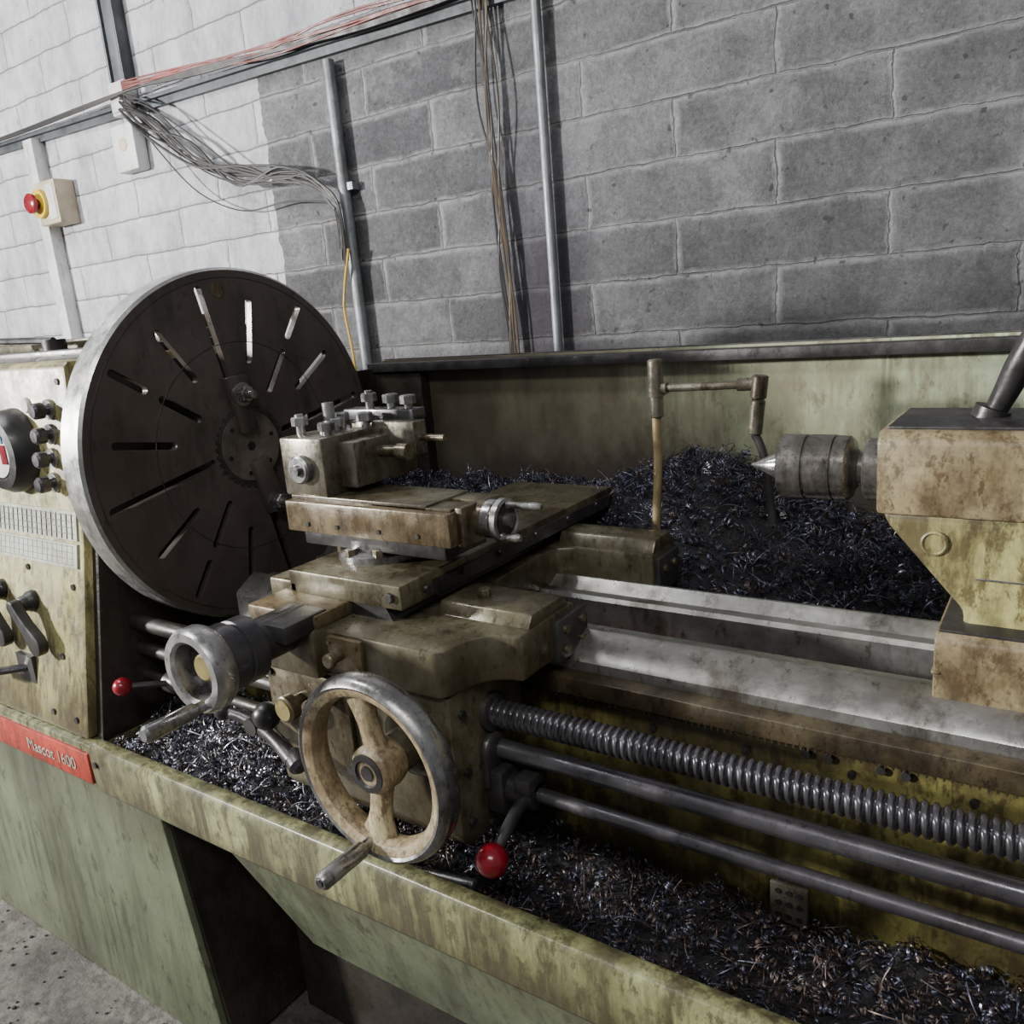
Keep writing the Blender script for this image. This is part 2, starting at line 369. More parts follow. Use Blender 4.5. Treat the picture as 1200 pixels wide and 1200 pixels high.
B().cyl((-1.618, y-.036, -.182), (-1.618, y-.040, -.182), .044, seg=40).done('speed_dial_face', 'white', LA)
b = B(); b.box(-1.60, -1.58, y-.042, y-.039, -.20, -.165); b.done('speed_dial_red_mark', 'red', LA)
b = B(); b.box(-1.62, -1.585, y-.042, y-.039, -.162, -.148); b.done('speed_dial_blue_mark', 'blue', LA)
def slab(x0, x1, z0, z1, off, th, name, m):
    b = B(); y0, y1 = fy(z0), fy(z1)
    b.prism([(y0-off, z0), (y1-off, z1), (y1-off-th, z1), (y0-off-th, z0)], 'x', x0, x1); return b.done(name, m, LA)
slab(-1.75, -1.44, -.337, -.285, -.004, .007, 'threading_chart', 'chart')
slab(-1.75, -1.44, -.385, -.343, -.003, .007, 'threading_chart_lower', 'chart')
b = B()
for k in range(9):
    z = -.292-k*.011
    if -.345 < z < -.335: continue
    b.box(-1.74, -1.45, fy(z)-.0045, fy(z)-.002, z-.0004, z+.0004)
for k in range(17):
    x = -1.735+k*.0175
    for z0, z1 in ((-.335, -.29), (-.38, -.345)):
        ya, yb = fy(z0), fy(z1)
        b.prism([(ya-.0045, z0), (yb-.0045, z1), (yb-.002, z1), (ya-.002, z0)], 'x', x, x+.0006)
b.done('chart_lines', 'ink', LA)
def lever(x, z, dx, dz, nm):
    y = fy(z); b = B()
    b.rev((x, y+.003, z), (0, -1, 0), [(0, .022), (.012, .020), (.016, .016), (.03, .014), (.032, 0)], 24)
    L_ = math.hypot(dx, dz); ux, uz = dx/L_, dz/L_; nx, nz = -uz, ux
    out = [(-.012, .0), (-.008, .010), (0, .014), (.02, .012), (.05, .0135), (.075, .019), (.088, .022), (.10, .019), (.108, .010), (.11, 0)]
    poly = [(x+ux*t+nx*w, z+uz*t+nz*w) for t, w in out]+[(x+ux*t-nx*w, z+uz*t-nz*w) for t, w in out[-2:0:-1]]
    b.prism(poly, 'y', y-.045, y-.026)
    b.done(nm, 'black', LA, bevel=.004)
lever(-1.605, -.462, .055, -.06, 'gearbox_lever_1'); lever(-1.725, -.455, .04, -.07, 'gearbox_lever_2')
b = B(); b.box(-1.66, -1.60, fy(-.6)-.004, fy(-.6)+.02, -.62, -.565); b.done('selector_slot', 'black', LA)
b = B(); b.tube([(-1.63, fy(-.6), -.592), (-1.68, .62, -.592), (-1.75, .61, -.59)], .008); b.done('selector_lever', 'shaft', LA)
b = B()
for x, z in [(-1.46, -.42), (-1.46, -.66), (-1.8, -.42), (-1.50, -.55), (-1.54, -.66), (-1.45, -.06), (-1.45, -.26), (-1.62, -.40)]:
    b.cyl((x, fy(z)+.004, z), (x, fy(z)-.003, z), .006, seg=12)
b.done('headstock_screws', 'dark', LA)
B().rev((-1.41, AY, AZ), (1, 0, 0), [(0, .12), (.02, .12), (.03, .09), (.06, .09)], 40).done('spindle_nose', 'dark', LA)
# ---- faceplate: thin web with deep rim flange, real slots
FX, FR = -1.298, .328
b = B(); b.rev((FX-.058, AY, AZ), (1, 0, 0), [(.044, 0), (.044, FR-.022), (0, FR-.022), (0, FR-.004), (.003, FR), (.053, FR), (.058, FR-.005), (.058, 0)], 128)
fp = b.done('faceplate_disc', 'plate', LA)
fp.data.materials.append(M['rim'])
for p in fp.data.polygons:
    if abs(p.normal.x) < .9: p.material_index = 1
b = B()
def slot(ang, r0, r1, w=.0065):
    a = math.radians(ang); c, sn = math.cos(a), math.sin(a); pts = []
    for k in range(9):
        t = -math.pi/2+math.pi*k/8; pts.append((r1-w+w*math.cos(t), w*math.sin(t)))
    for k in range(9):
        t = math.pi/2+math.pi*k/8; pts.append((r0+w+w*math.cos(t), w*math.sin(t)))
    b.prism([(AY+c*p-sn*q, AZ+sn*p+c*q) for p, q in pts], 'x', FX-.04, FX+.02)
for q in range(4):
    o = 11.5+90*q
    slot(o, .082, .302, .0072); slot(o+23.5, .16, .275, .007); slot(o+45, .228, .303, .007); slot(o+45, .112, .205, .007); slot(o+68.5, .155, .275, .007)
ct = b.done('cutter', 'dark', None); ROOTS.remove(ct)
md = fp.modifiers.new('b', 'BOOLEAN'); md.object = ct; md.operation = 'DIFFERENCE'; md.solver = 'EXACT'
bpy.context.view_layer.update()
dg = bpy.context.evaluated_depsgraph_get()
nm = bpy.data.meshes.new_from_object(fp.evaluated_get(dg)); fp.modifiers.clear(); fp.data = nm
bpy.data.objects.remove(ct)
bm = bmesh.new(); bm.from_mesh(nm)
for f in bm.faces: f.smooth = abs(f.normal.x) < .9
for e_ in bm.edges: e_.smooth = not (len(e_.link_faces) != 2 or e_.calc_face_angle(0) > math.radians(25))
bmesh.ops.triangulate(bm, faces=[f for f in bm.faces if len(f.verts) > 6])
for f in bm.faces:
    if abs(f.normal.x) > .9: f.smooth = False
bm.to_mesh(nm); bm.free()
b = B()
for R in (.310, .195): b.torus((FX+.0002, AY, AZ), (1, 0, 0), R, .0008, 128, 6)
b.done('faceplate_turned_rings', 'dark', LA)
b = B()
pts = []
for i in range(192):
    t = 2*math.pi*i/192; r = .075+(.003 if (i//3) % 2 else -.003); pts.append((AY+r*math.cos(t), AZ+r*math.sin(t)))
b.prism(pts, 'x', FX-.002, FX+.003); b.done('faceplate_hub_ring', 'dark', LA)
b = B(); b.rev((FX, AY, AZ), (1, 0, 0), [(0, .067), (.004, .066), (.004, .040), (.0036, .038), (.0036, 0)], 64); b.done('faceplate_hub_face', 'hub', LA)
b = B(); b.cyl((FX, AY, AZ), (FX+.005, AY, AZ), .009, seg=6)
for k in range(6):
    t = k*math.pi/3+.3; b.cyl((FX, AY+.052*math.cos(t), AZ+.052*math.sin(t)), (FX+.0048, AY+.052*math.cos(t), AZ+.052*math.sin(t)), .0045, seg=12)
b.done('faceplate_centre_bore', 'black', LA)
def clampdog(ang, r, nm):
    a = math.radians(ang); c, sn = math.cos(a), math.sin(a)
    f = lambda p, q: (AY+c*p-sn*q, AZ+sn*p+c*q)
    b = B(); b.prism([f(.028, -.018), (f(.135, -.022)), f(.135, .022), f(.028, .018)], 'x', FX, FX+.016); b.done(nm+'_plate', 'plate', LA, bevel=.002)
    y, z = f(r, 0)
    b = B(); b.rev((FX+.014, y, z), (1, 0, 0), [(0, .022), (.005, .022), (.006, .0)], 24)
    b.hexb((FX+.019, y, z), (1, 0, 0), .016, .016); b.cyl((FX+.03, y, z), (FX+.05, y, z), .008, seg=12); b.done(nm+'_nut', 'steel', LA)
clampdog(97, .10, 'clamp_top'); clampdog(-75, .118, 'clamp_bottom')
b = B(); b.cyl((FX-.001, AY-.018, AZ+.288), (FX+.001, AY-.018, AZ+.288), .014); b.done('faceplate_spot', 'rusty', LA)
B().rev((FX-.1, AY, AZ), (1, 0, 0), [(0, .09), (.06, .09), (.087, .078)], 40).done('faceplate_back_hub', 'dark', LA)

# ---- bed
XB0, XB1 = -1.225, 1.25
way = [(.863, -.497), (.863, -.458), (.868, -.452), (.905, -.430), (.910, -.430), (.928, -.444), (.953, -.444), (.953, -.50)]
B().prism(way, 'x', XB0, XB1).done('front_guideway', 'way', LA)
way2 = [(1.055, -.50), (1.055, -.452), (1.06, -.446), (1.078, -.446), (1.095, -.430), (1.10, -.430), (1.118, -.444), (1.137, -.446), (1.137, -.50)]
B().prism(way2, 'x', XB0, XB1).done('rear_guideway', 'way', LA)
b = B(); b.prism([(.875, -.49), (.925, -.49), (.905, -.53), (.905, -.76), (.872, -.76), (.872, -.53)], 'x', -1.23, 1.24)
b.box(-1.405, -1.20, .875, .905, -.76, -.60)
b.done('bed_front_wall', 'bedpaint', LA, bevel=.003)
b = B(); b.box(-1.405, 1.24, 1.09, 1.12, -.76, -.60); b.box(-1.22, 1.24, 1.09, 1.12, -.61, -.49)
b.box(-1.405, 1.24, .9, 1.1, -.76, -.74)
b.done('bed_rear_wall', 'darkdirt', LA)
b = B()
for x in (-.95, -.55, -.36, .0, .5, 1.0): b.box(x-.012, x+.012, .90, 1.10, -.74, -.53)
b.done('bed_ribs', 'darkdirt', LA)
b = B(); b.box(-.66, -.42, 1.03, 1.092, -.56, -.510); b.tube([(-.66, 1.02, -.535), (-.58, 1.01, -.525), (-.5, 1.02, -.54), (-.42, 1.02, -.535)], .010)
b.done('bed_inner_red_casting', 'redox', LA, bevel=.004)
B().box(-1.4, 1.2, .905, 1.09, -.742, -.66).done('bed_inner_sludge', 'heap', LA)
b = B(); b.prism([(.845, -.500), (.845, -.476), (.862, -.470), (.862, -.500)], 'x', -.95, 1.2); b.done('rack_backing', 'rack', LA, bevel=.001)
pts = []; n = int((1.2+.95)/.008)
for i in range(n):
    x = -.95+i*.008; pts += [(x, -.507), (x+.002, -.500), (x+.005, -.500), (x+.0065, -.507)]
pts += [(-.95+n*.008, -.486), (-.95, -.486)]
B().prism(pts, 'y', .850, .873).done('gear_rack', 'rack', LA)
b = B()
for i in range(14):
    x = -.42+i*.12; b.cyl((x, .874, -.535), (x, .868, -.535), .0045, seg=12)
for x in (-.23, -.205, -.15, -.125, .1, .12): b.cyl((x, .874, -.522), (x, .868, -.522), .005, seg=12)
b.done('bed_screws', 'dark', LA)

# ---- leadscrew (helical thread), feed shaft, control shaft
SY = .77
def leadscrew():
    bm = bmesh.new(); p = .0098; x0, x1 = -.96, 1.2; n = int((x1-x0)/p*6); seg = 24; prev = None
    rr = lambda f: .0178 if f < .50 else (.0178-.0036*min(1, (f-.50)/.08) if f < .88 else .0142+.0036*(f-.88)/.12)
    for i in range(n+1):
        x = x0+(x1-x0)*i/n
        ring = []
        for k in range(seg):
            t = 2*math.pi*k/seg; r = rr(((x/p)-k/seg) % 1.0)
            ring.append(bm.verts.new((x, SY+r*math.cos(t), -.503+r*math.sin(t))))
        if prev:
            for k in range(seg): bm.faces.new((prev[k], prev[(k+1) % seg], ring[(k+1) % seg], ring[k]))
        prev = ring
    b = B(); b.bm.free(); b.bm = bm; return b.done('leadscrew', 'shaft', LA, angle=40)
leadscrew()
B().cyl((-.95, SY, -.554), (1.2, SY, -.554), .0125).done('feed_shaft', 'shaft', LA)
B().cyl((-.95, SY, -.607), (1.2, SY, -.607), .0095).done('control_shaft', 'shaft', LA)
b = B()
for z, r in ((-.503, .0145), (-.554, .012), (-.607, .0093)): b.cyl((-1.41, SY, z), (-.94, SY, z), r)
b.done('shaft_drive_ends', 'darkdirt', LA)
b = B(); b.box(1.17, 1.23, .73, .87, -.64, -.47); b.done('shaft_end_bracket', 'cream', LA, bevel=.005)
b = B(); b.box(-.605, -.575, .745, .80, -.635, -.575); b.cyl((-.58, SY, -.607), (-.535, SY, -.607), .021, ch=.003); b.box(-.56, -.535, .748, .79, -.60, -.578)
b.tube([(-.548, .77, -.607), (-.548, .74, -.612), (-.546, .71, -.622), (-.545, .685, -.634)], lambda t: .010-.003*t, 12); b.done('control_lever', 'dark', LA, bevel=.002)
B().ball((-.545, .672, -.642), .0205, 32).done('control_lever_ball', 'red', LA)
b = B(); b.cyl((-1.33, SY, -.607), (-1.29, SY, -.607), .02); b.tube([(-1.31, .77, -.607), (-1.325, .735, -.597), (-1.345, .70, -.59)], .006); b.done('spindle_lever', 'dark', LA)
B().ball((-1.350, .692, -.588), .0165, 24).done('spindle_lever_ball', 'red', LA)

# ---- saddle
cur = []
for k in range(11):
    t = k/10*math.pi/2; cur.append((-.598+.052*(1-math.cos(t)), .70+.062*math.sin(t)))
sad = [(-.955, .70), (-.82, .70), (-.81, .68), (-.61, .68), (-.60, .69)]+cur+[(-.54, .764), (-.54, .895), (-.665, .90), (-.695, .93), (-.70, 1.06), (-.69, 1.10), (-.66, 1.115),
       (-.527, 1.115), (-.527, 1.205), (-1.0, 1.205), (-1.0, 1.05), (-.95, 1.03), (-.95, .97), (-1.0, .95), (-1.0, .80), (-.955, .79)]
B().prism(sad, 'z', -.449, -.388).done('saddle_casting', 'saddle', LA, bevel=.005)
B().prism([(.785, -.39), (.797, -.372), (.872, -.372), (.888, -.39)], 'x', -.69, -.543).done('saddle_front_wing', 'saddle', LA, bevel=.003)
B().prism([(1.118, -.392), (1.132, -.368), (1.185, -.368), (1.203, -.392)], 'x', -.70, -.528).done('saddle_rear_wing', 'saddle', LA, bevel=.003)
b = B(); b.box(-.541, -.531, .835, .912, -.452, -.396); b.box(-.528, -.518, 1.12, 1.195, -.452, -.395)
b.done('way_wipers', 'dark', LA, bevel=.002)
b = B()
for y, z in ((.852, -.41), (.895, -.41), (.852, -.438), (.895, -.438)): b.cyl((-.532, y, z), (-.526, y, z), .0055, seg=12)
for y in (1.14, 1.175): b.cyl((-.519, y, -.415), (-.514, y, -.415), .006, seg=12)
b.hexb((-.64, .83, -.373), (0, 0, 1), .010, .012)
b.done('wiper_screws', 'oily', LA)
b = B(); b.box(-.785, -.725, .674, .682, -.437, -.392); b.done('lubricator_plate', 'rusty', LA, bevel=.002)
b = B(); b.cyl((-.762, .676, -.415), (-.762, .655, -.415), .007); b.cyl((-.762, .66, -.415), (-.762, .650, -.415), .010, ch=.002)
for x, z in ((-.78, -.4), (-.732, -.4), (-.732, -.43)): b.cyl((x, .675, z), (x, .671, z), .003, seg=10)
b.done('lubricator_knob', 'oily', LA)
B().box(-.935, -.80, .672, .80, -.388, -.368).done('screw_cover', 'rusty', LA, bevel=.004)
b = B(); b.box(-.925, -.80, .665, .72, -.455, -.385); b.done('screw_bracket', 'saddle', LA, bevel=.006)
CX, CZ = -.853, -.392
b = B(); b.cyl((CX, .70, CZ), (CX, .60, CZ), .028); b.prism([(CX-.028, CZ+.002), (CX+.05, CZ+.002), (CX+.05, CZ+.026), (CX-.02, CZ+.026)], 'y', .625, .70)
b.done('cross_feed_bearing', 'dark', LA, bevel=.003)
pr = [(0, .030), (.004, .043), (.026, .043), (.028, .040), (.032, .040), (.034, .044), (.062, .044), (.066, .040)]
b = B(); b.rev((CX, .610, CZ), (0, -1, 0), pr, 64); b.done('cross_feed_dial', 'shaft', LA)
b = B()
for k in range(60):
    t = 2*math.pi*k/60; r = .0440
    b.box(CX+r*math.cos(t)-.0005, CX+r*math.cos(t)+.0005, .5455, .550 if k % 5 else .553, CZ+r*math.sin(t)-.0005, CZ+r*math.sin(t)+.0005)
b.done('cross_feed_graduations', 'ink', LA)
b = B(); b.rev((CX, .55, CZ), (0, -1, 0), [(0, .034), (0, .051), (.006, .054), (.024, .054), (.030, .050), (.030, .040), (.026, .036), (.006, .034)], 64, True)
b.rev((CX, .55, CZ), (0, -1, 0), [(-.006, .036), (.001, .036), (.001, 0)], 32)
b.done('cross_feed_handwheel', 'steel', LA)
b = B(); b.cyl((CX, .55, CZ), (CX, .536, CZ), .018, ch=.003); b.done('cross_feed_hub', 'brass', LA)
hx, hz = CX+.012, CZ-.040
b = B(); b.cyl((hx, .53, hz), (hx, .505, hz), .007); b.rev((hx, .512, hz), (0, -1, 0), [(0, .007), (.004, .0095), (.066, .0105), (.070, .007), (.0705, 0)], 24); b.done('cross_feed_grip', 'steel', LA)

# ---- cross slide
b = B(); b.prism([(-.895, -.39), (-.88, -.365), (-.74, -.365), (-.725, -.39)], 'y', .74, 1.30); b.done('cross_slide_dovetail', 'dark', LA)
b = B(); b.box(-.915, -.703, .735, 1.325, -.369, -.3355); b.done('cross_slide', 'saddle', LA, bevel=.003)
b = B(); b.box(-.705, -.697, .80, 1.30, -.366, -.346)
for y in (.78, .86, .95, 1.05, 1.15, 1.25): b.cyl((-.700, y, -.352), (-.693, y, -.352), .005, seg=10)
b.hexb((-.72, .735, -.352), (0, -1, 0), .007, .006)
b.done('cross_slide_gib', 'dark', LA)
b = B()
b.box(-.96, -.90, .735, .90, -.386, -.352); b.done('cross_slide_side', 'oily', LA, bevel=.004)
TX, TY = -.835, .848
b = B(); b.rev((TX, TY, -.3355), (0, 0, 1), [(0, .064), (.010, .064), (.012, .060), (.016, .050), (.03, .050)], 64); b.done('compound_swivel', 'steel', LA)
b = B()
for t in (-2.4, -1.7, -.9, .2):
    b.hexb((TX+.056*math.cos(t), TY+.056*math.sin(t), -.326), (0, 0, 1), .009, .012)
b.done('swivel_bolts', 'oily', LA)
b = B(); b.box(-.945, -.675, .80, .893, -.318, -.292); b.done('compound_base', 'dark', LA, bevel=.003)
b = B(); b.box(-.965, -.655, .788, .905, -.296, -.250); b.done('top_slide', 'rusty', LA, bevel=.003)
b = B(); b.box(-.962, -.70, .80, .895, -.251, -.2435)
b.box(-.80, -.66, .80, .842, -.251, -.2465); b.box(-.80, -.66, .855, .895, -.251, -.2465); b.done('top_slide_upper', 'saddle', LA, bevel=.0015)
b = B()
for x in (-.92, -.86, -.78, -.71): b.cyl((x, .789, -.283), (x, .786, -.283), .0035, seg=10)
b.done('top_slide_gib_screws', 'dark', LA)
b = B(); b.box(-.657, -.645, .805, .89, -.298, -.245); b.cyl((-.65, .848, -.268), (-.628, .848, -.268), .024, seg=32); b.done('top_slide_bearing', 'oily', LA, bevel=.002)
b = B(); b.rev((-.632, .848, -.268), (1, 0, 0), [(0, .026), (.012, .026), (.014, .024), (.018, .029), (.026, .029), (.028, .025), (.025, .021), (.024, .010), (.034, .010), (.034, 0)], 48); b.done('top_slide_dial', 'steel', LA)
b = B(); b.cyl((-.610, .848, -.268), (-.6055, .848, -.268), .021); b.done('top_slide_dial_recess', 'dark', LA)
b = B(); b.rev((-.605, .848, -.268), (1, 0, 0), [(0, .010), (.008, .010), (.009, 0)], 24)
b.rev((-.605, .852, -.248), (1, 0, 0), [(0, .006), (.006, .004), (.045, .0055), (.052, .004), (.053, 0)], 16)
b.rev((-.605, .835, -.287), (1, 0, 0), [(0, .006), (.006, .004), (.022, .006), (.028, .004), (.029, 0)], 16); b.done('top_slide_crank_handles', 'steel', LA)
# tool post
M['tp'] = mat('tool_post_steel', s(136, 132, 120), s(104, 98, 84), s(54, 46, 34), .50, metal=.7, rough=.27, scale=16, bump=.08)
b = B(); b.box(-.970, -.882, .798, .925, -.244, -.158); b.done('tool_post_body', 'tp', LA, bevel=.004)
b = B(); b.box(-.885, -.85, .83, .94, -.235, -.168); b.box(-.93, -.80, .905, .935, -.20, -.150); b.box(-.955, -.86, .925, .975, -.235, -.16); b.done('tool_holder', 'tp', LA, bevel=.003)
b = B(); b.box(-.965, -.82, .93, .96, -.152, -.135); b.done('tool_bar', 'shaft', LA, bevel=.002)
b = B(); b.cyl((-.925, .80, -.203), (-.925, .786, -.203), .021, ch=.003, seg=32); b.cyl((-.925, .79, -.203), (-.925, .780, -.203), .008); b.done('tool_post_cam', 'steel', LA)
b = B()
for x, y, h in ((-.955, .83, .03), (-.915, .865, .016), (-.90, .83, .014), (-.94, .90, .022), (-.895, .905, .022), (-.915, .94, .03), (-.875, .945, .024), (-.84, .945, .02)):
    z0 = -.158 if y < .92 else -.137
    b.cyl((x, y, z0-.001), (x, y, z0+h), .0065, seg=12); b.hexb((x, y, z0+h*.45), (0, 0, 1), .0125, .013)
b.cyl((-.925, .862, -.158), (-.925, .862, -.148), .02, seg=24); b.cyl((-.925, .862, -.15), (-.925, .862, -.115), .009, seg=16)
b.done('tool_post_bolts', 'steel', LA)
b = B(); b.cyl((-.85, .885, -.19), (-.80, .885, -.19), .009); b.cyl((-.815, .885, -.19), (-.795, .885, -.19), .012); b.cyl((-.80, .92, -.175), (-.755, .92, -.175), .005)
b.done('tool_post_stop', 'oily', LA)

# ---- apron
b = B(); b.prism([(.69, -.645), (.705, -.665), (.80, -.672), (.845, -.60), (.845, -.45), (.69, -.45)], 'x', -.935, -.602); b.done('apron_casting', 'saddle', LA, bevel=.007)
b = B(); b.box(-.93, -.77, .682, .692, -.60, -.46); b.done('apron_cover', 'oily', LA, bevel=.004)
b = B()
for y, z in ((.71, -.48), (.71, -.56), (.71, -.63), (.79, -.49), (.79, -.64), (.75, -.655)): b.cyl((-.603, y, z), (-.597, y, z), .0055, seg=12)
for x, z in ((-.92, -.47), (-.78, -.47), (-.92, -.59), (-.78, -.59)): b.cyl((x, .683, z), (x, .678, z), .006, seg=12)
b.done('apron_screws', 'dark', LA)
b = B(); b.rev((-.602, .765, -.555), (1, 0, 0), [(0, .027), (.008, .027), (.012, .022), (.014, .0)], 24); b.box(-.603, -.592, .74, .79, -.60, -.545); b.done('shaft_seal_cover', 'dark', LA, bevel=.002)
b = B(); b.rev((-.602, SY, -.503), (1, 0, 0), [(0, .026), (.008, .026), (.010, .02)], 24); b.done('leadscrew_seal', 'dark', LA)
b = B(); b.cyl((-.862, .69, -.504), (-.862, .655, -.504), .012); b.rev((-.862, .665, -.504), (0, -1, 0), [(0, .018), (.014, .019), (.016, .016), (.016, 0)], 28); b.done('feed_selector_knob', 'oily', LA)
B().cyl((-.862, .650, -.504), (-.862, .6475, -.504), .0145, seg=28).done('feed_selector_label', 'brass', LA)
b = B(); b.cyl((-.905, .69, -.525), (-.905, .66, -.525), .012); b.ball((-.908, .655, -.525), .020); b.done('feed_knob', 'black', LA)
b = B(); b.tube([(-1.0, .655, -.54), (-.96, .66, -.545), (-.91, .66, -.56), (-.86, .65, -.578)], lambda t: .008+.004*t, 12); b.rev((-.865, .655, -.576), (.8, -.3, -.3), [(-.012, .006), (0, .014), (.022, .014), (.028, .008), (.029, 0)], 20)
b.cyl((-.945, .70, -.55), (-.945, .65, -.55), .013); b.ball((-1.005, .652, -.538), .013); b.done('half_nut_lever', 'dark', LA)
b = B(); b.tube([(-.80, .65, -.49), (-.81, .645, -.52), (-.80, .64, -.55)], .009, 10); b.cyl((-.80, .69, -.485), (-.80, .64, -.485), .012); b.done('feed_engage_lever', 'oily', LA)
# main handwheel
WX, WYY, WZ, WR = -.652, .602, -.51, .104
b = B(); b.cyl((WX, .69, WZ), (WX, .60, WZ), .026, seg=32); b.rev((WX, .69, WZ), (0, -1, 0), [(0, .045), (.02, .045), (.024, .036)], 32); b.done('handwheel_shaft', 'saddle', LA)
b = B(); b.rev((WX, WYY, WZ), (0, 1, 0), [(-.012, WR+.001), (-.0145, WR+.005), (-.011, WR+.010), (-.004, WR+.0135), (.006, WR+.0145), (.016, WR+.012), (.022, WR+.006), (.020, WR+.002), (.0, WR-.002)], 96, True); b.done('handwheel_rim', 'steel', LA)
b = B(); b.rev((WX, WYY, WZ), (0, 1, 0), [(-.0125, WR+.0015), (-.0122, WR-.001), (-.008, WR-.009), (.0, WR-.0125), (.012, WR-.0125), (.020, WR-.008), (.023, WR-.0), (.023, WR+.005), (.0, WR+.003)], 96, True); b.done('handwheel_rim_inner', 'wheelrust', LA)
b = B()
for ang in (100, 264):
    a = math.radians(ang); c, sn = math.cos(a), math.sin(a)
    bm = b.bm; rings = []
    for t in [i/12 for i in range(13)]:
        r = .012+t*(WR-.016); w = .023-.034*t*(1-t)+.012*t**4; d = .011; yy = WYY+.014-.006*t
        ring = []
        for k in range(12):
            q = 2*math.pi*k/12; ox = w*math.cos(q); oy = d*math.sin(q)
            ring.append(bm.verts.new((WX+c*r-sn*ox, yy+oy, WZ+sn*r+c*ox)))
        rings.append(ring)
    for u, v in zip(rings, rings[1:]):
        for k in range(12): bm.faces.new((u[k], u[(k+1) % 12], v[(k+1) % 12], v[k]))
    bm.faces.new(rings[0]); bm.faces.new(rings[-1])
b.rev((WX, WYY+.03, WZ), (0, -1, 0), [(0, .028), (.01, .031), (.034, .030), (.040, .024)], 40)
b.done('handwheel_spokes', 'wheelrust', LA, angle=50)
b = B(); b.rev((WX, WYY-.008, WZ), (0, -1, 0), [(0, .024), (.004, .024), (.005, .017), (.001, .015), (.001, .010), (.004, .009), (.004, 0)], 32); b.done('handwheel_hub_cap', 'dark', LA)
gx, gz = WX-.016, WZ-.1
b = B(); b.cyl((gx, .60, gz), (gx, .575, gz), .008); b.rev((gx, .585, gz), (0, -1, 0), [(0, .008), (.004, .0105), (.066, .0112), (.071, .008), (.0715, 0)], 24); b.done('handwheel_grip', 'steel', LA)
b = B(); b.cyl((gx, .515, gz), (gx, .5125, gz), .005); b.done('handwheel_grip_screw', 'dark', LA)

# ---- tailstock
b = B()
b.prism([(.922, -.247), (.918, -.168), (.930, -.157), (1.075, -.157), (1.085, -.170), (1.082, -.247)], 'x', -.172, .16); b.done('tailstock_barrel_housing', 'tail', LA, bevel=.004)
b = B(); b.box(-.165, .15, .935, 1.07, -.158, -.1535); b.done('tailstock_top', 'dark', LA, bevel=.002)
b = B(); b.prism([(-.168, -.247), (-.160, -.262), (-.098, -.335), (-.085, -.350), (-.085, -.37), (.15, -.37), (.15, -.247)], 'y', .93, 1.075); b.done('tailstock_neck', 'cream', LA, bevel=.006)
b = B(); b.prism([(.895, -.44), (.895, -.372), (.903, -.364), (1.13, -.364), (1.135, -.372), (1.135, -.44)], 'x', -.107, .20)
b.box(-.109, -.10, .893, .91, -.41, -.405); b.done('tailstock_base', 'tail', LA, bevel=.003)
b = B(); b.box(-.104, .197, .903, 1.128, -.366, -.3615); b.done('tailstock_base_top', 'dark', LA, bevel=.001)
b = B(); b.rev((-.115, .932, -.277), (0, -1, 0), [(0, .0135), (.004, .0135), (.005, .0115), (.0035, .010), (.0035, 0)], 28); b.done('tailstock_plug', 'cream', LA)
b = B(); b.rev((-.075, .9295, -.312), (1, 0, 0), [(0, .0012), (.05, .0012)], 6); b.done('tailstock_weld_mark', 'steel', LA)
b = B(); b.tube([(-.076, 1.01, -.157), (-.062, 1.006, -.125), (-.048, 1.0, -.09), (-.02, .995, -.03), (.0, .99, .01)], lambda t: .010+.004*math.sin(t*3), 16); b.cyl((-.078, 1.01, -.157), (-.074, 1.01, -.145), .018); b.done('quill_lock_lever', 'dark', LA)
b = B(); b.rev((-.172, AY, AZ), (-1, 0, 0), [(-.02, .037), (.022, .036), (.025, .033), (.025, 0)], 48); b.done('tailstock_quill', 'centre', LA)
b = B(); b.rev((.16, AY, AZ), (1, 0, 0), [(0, .05), (.03, .05), (.035, .03), (.06, .03)], 32)
b.torus((.215, AY, AZ), (1, 0, 0), .095, .011, 48, 12)
for k in range(3):
    t = 2*math.pi*k/3; b.cyl((.21, AY, AZ), (.215, AY+.095*math.cos(t), AZ+.095*math.sin(t)), .009, seg=12)
b.done('tailstock_handwheel', 'steel', LA)
b = B(); b.rev((-.333, AY, AZ), (1, 0, 0), [(0, 0), (.0015, .0015), (.040, .0195), (.041, .0195)], 48); b.done('live_centre_point', 'steel', LA, angle=60)
b = B(); b.rev((-.294, AY, AZ), (1, 0, 0), [(0, .021), (.001, .036), (.003, .039), (.030, .039), (.0305, .037), (.033, .037), (.0335, .039), (.062, .039), (.0625, .037), (.064, .037), (.0645, .0385), (.078, .038), (.082, .034), (.084, .026), (.090, .020), (.100, .020), (.101, .024), (.104, .024)], 64)
b.done('live_centre_body', 'centre', LA)

# ---- chip tray and pedestals
b = B()
b.prism([(.635, -.700), (.640, -.688), (.650, -.685), (.664, -.688), (.664, -.694), (.650, -.694), (.645, -.70), (.645, -.768), (.665, -.778), (.655, -.785), (.637, -.775)], 'x', -1.402, 1.3)
b.done('tray_front_lip', 'tray', LA, bevel=.0015)
b = B()
V = [b.bm.verts.new(p) for p in [(-1.07, .648, -.775), (1.3, .648, -.775), (1.3, .705, -.965), (-.955, .705, -.965), (-1.07, 1.5, -.775), (1.3, 1.5, -.775), (1.3, 1.4, -.965), (-.955, 1.4, -.965)]]
for f in ((0, 1, 2, 3), (4, 7, 6, 5), (0, 3, 7, 4), (1, 5, 6, 2), (3, 2, 6, 7), (0, 4, 5, 1)): b.bm.faces.new([V[i] for i in f])
b.done('tray_hopper', 'green', LA, bevel=.004)
b = B(); b.box(-1.40, 1.3, .645, 1.52, -.785, -.775); b.done('tray_floor', 'darkdirt', LA)
